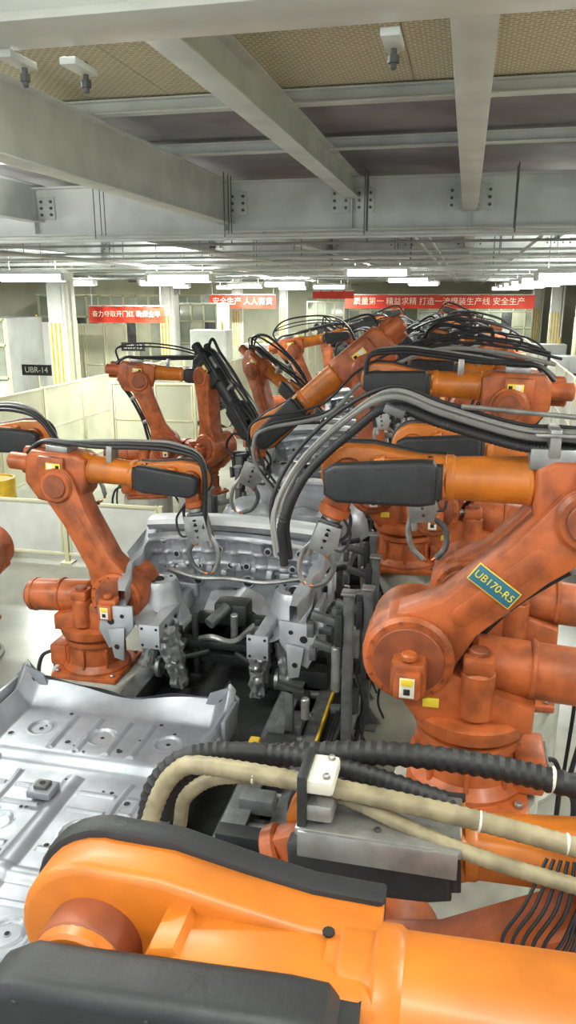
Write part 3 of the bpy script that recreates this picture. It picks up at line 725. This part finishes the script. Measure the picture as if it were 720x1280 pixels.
def banner(x0,x1,y,z0,z1,txt,rot=0):
    b=MB(); n=24
    b.grid(lambda u,v:(x0+(x1-x0)*u,y+.02*math.sin(u*23),z0+(z1-z0)*v),n*2,3,'bannerred')
    b.box(((x0+x1)/2,y,z1),(x1-x0,.03,.03),'beam',.003)
    for x in (x0+.1,x1-.1): b.cyl((x,y,z1),(x,y,4.6),.01,'beam',seg=6)
    o=b.done('red_banner')
    h=z1-z0
    if txt: text(txt,h*.72,T((x0+x1)/2,y-.04,(z0+z1)/2)@RX(90),'bannertext',o,'banner_text',fit=(x1-x0)*.9)
banner(-10.35,-8.1,20.5,2.65,3.1,'奋力夺取开门红 确保全年')
banner(-9.6,-7.0,29,2.9,3.4,'安全生产 人人有责')
banner(-5.0,2.6,33,2.85,3.4,'质量第一 精益求精 打造一流焊装生产线 安全生产')
banner(-4.0,-2.9,20.7,3.3,3.5,'')

def booth(x,y,w,h,n):
    b=MB(); b.M=T(x,y,0)
    b.box((w/2,.8,h/2),(w,1.5,h),'greypanel',.01)
    b.box((w/2,0.02,h/2),(w,.04,h),'glassy',.002)
    for i in range(n+1): b.box((i*w/n,-.02,h/2),(.07,.06,h),'cream',.004)
    for k in (.02,.28,.55,.8,.99): b.box((w/2,-.02,h*k),(w,.06,.06),'cream',.004)
    for k in range(n):
        if k%3==1: b.box(((k+.5)*w/n,.0,h*.42),(w/n-.08,.05,h*.22),'white',.002)
        if k%3==2: b.box(((k+.5)*w/n,.0,h*.68),(w/n-.08,.05,h*.22),'fencepanel',.002)
        if k%4==3: b.box(((k+.5)*w/n,.0,h*.68),(w/n-.08,.05,h*.22),'castgrey',.002)
    b.done('glazed_machine_booth',loc=(x,y,0))
booth(-13.5,23.3,4.2,3.4,10); booth(-17.8,17.,4.6,3.2,7); booth(-8.2,41,5,3.3,9); booth(-2.5,42,6,3.2,10); booth(-17,32,6,3.4,10); booth(-7.2,36,1.7,3.1,4)
booth(-12.4,15.6,2.5,2.9,5); booth(-10.6,27.0,1.9,3.1,4)
def cabinet(x,y,w=1.,d=.6,h=1.9,m='greypanel'):
    b=MB(); b.M=T(x,y,0)
    b.box((0,0,h/2),(w,d,h),m,.02); b.box((0,0,.05),(w+.02,d+.02,.1),'darksteel',.005)
    b.box((-w*.24,-d/2-.008,h/2),(w*.46,.015,h*.9),m,.004); b.box((w*.24,-d/2-.008,h/2),(w*.46,.015,h*.9),m,.004)
    b.box((0,-d/2-.03,h*.5),(.03,.03,.16),'darksteel',.004); b.box((w*.2,-d/2-.02,h*.75),(.2,.02,.14),'darksteel',.003)
    b.cyl((w*.3,0,h),(w*.3,0,h+.2),.03,'yellow')
    b.done('control_cabinet',loc=(x,y,0))
for x,y in ((-9.6,13.),(-6.4,24),(-6.2,28),(2.6,21),(2.6,26),(4.3,17)): cabinet(x,y)
cabinet(-6.6,20,1.0,.6,2.5,'white'); cabinet(-11.3,18.8,1.0,.8,2.7,'greypanel')
b=MB(); b.lathe([(0,0),(.27,0),(.28,.02),(.27,.04),(.27,.28),(.28,.3),(.27,.32),(.27,.56),(.28,.58),(.27,.6),(.28,.86),(.25,.86),(.25,.84),(0,.84)],'yellow',T(-6.5,9.6,0)); b.lathe([(.285,.36),(.285,.52)],'stickerwhite',T(-6.5,9.6,0)); b.done('yellow_drum')

def sign(x,y,z,t):
    b=MB(); b.box((x,y,z),(.6,.03,.2),'darksteel',.004); b.cyl((x,y+.03,0),(x,y+.03,z),.025,'cream',seg=10)
    o=b.done('station_sign'); text(t,.15,T(x,y-.02,z)@RX(90),'stickerwhite',o,'sign_text')
sign(-7.75,13.1,2.05,'UBR-14'); sign(-7.75,17.5,2.2,'UBR-13')

# ---------------------------------------------------------------- lamps
def lamp(x,y,z,e,L=1.35,rot=0,up=.4):
    b=MB(); b.M=T(x,y,z)@RZ(rot)
    b.prof([(-L/2,.06),(-L/2+.04,.13),(L/2-.04,.13),(L/2,.06)],-.13,.13,'white',.01)
    b.box((0,0,.0),(L-.06,.22,.14),'tube_glow',.05,seg=3)
    for s in (-1,1): b.box((s*(L/2-.02),0,.02),(.08,.24,.16),'white',.02); b.cyl((s*L*.35,0,.13),(s*L*.35,0,4.62-z),.008,'castgrey',seg=6)
    o=b.done('tube_lamp',loc=(x,y,z))
    for nm,en,zz,rx in (('lamp_light',e,-.09,0),('added_uplight',e*up,.15,180)):  # second light faces up from the fixture, added to brighten the ceiling
        ld=bpy.data.lights.new(nm,'AREA'); ld.shape='RECTANGLE'; ld.size=L; ld.size_y=.2; ld.energy=en; ld.color=(.97,1,.93)
        lo=bpy.data.objects.new(nm,ld); scene.collection.objects.link(lo); lo.parent=o; lo.location=(0,0,zz); lo.rotation_euler=(R(rx),0,R(rot))
    return o
for y in (13.5,20,28,36): lamp(-7.9,y,3.70,270)
for y in (14.8,24,32): lamp(-5.5,y,3.70,210)
for y in (14,18.2,22.5,27,31,40): lamp(1.75,y,3.68,120)
for y in (17,26,35): lamp(-1.9,y,3.85,150)
for y in (15,24,33,41): lamp(-12.5,y,3.75,450)
for x,y in ((-5.2,7.),(-5.6,2.)): lamp(x,y,4.0,150,up=.7)
for x,y in ((2.2,1.6),(2.4,5.2),(2.5,9.2)): lamp(x,y,3.95,90,rot=90,up=1.)
for x in (-1.9,-3.6): lamp(x,2.75,4.42,50,up=.15)  # added lamps, hidden behind the near girder, to light the middle of the line
lamp(-.4,-.2,4.02,28,up=1.); lamp(-3.0,.2,4.02,50,up=1.)
lamp(-2.,-2.2,4.1,60)

w=bpy.data.worlds.new('World'); scene.world=w; w.use_nodes=True
w.node_tree.nodes['Background'].inputs[0].default_value=(.92,.97,1,1); w.node_tree.nodes['Background'].inputs[1].default_value=1.5

cam=bpy.data.cameras.new('Camera'); co=bpy.data.objects.new('Camera',cam); scene.collection.objects.link(co)
cam.sensor_fit='VERTICAL'; cam.sensor_height=36; cam.lens=27; cam.clip_start=.05; cam.clip_end=200
co.location=(0,0,3.4); co.rotation_euler=(R(74.2),0,R(12.71))
scene.camera=co
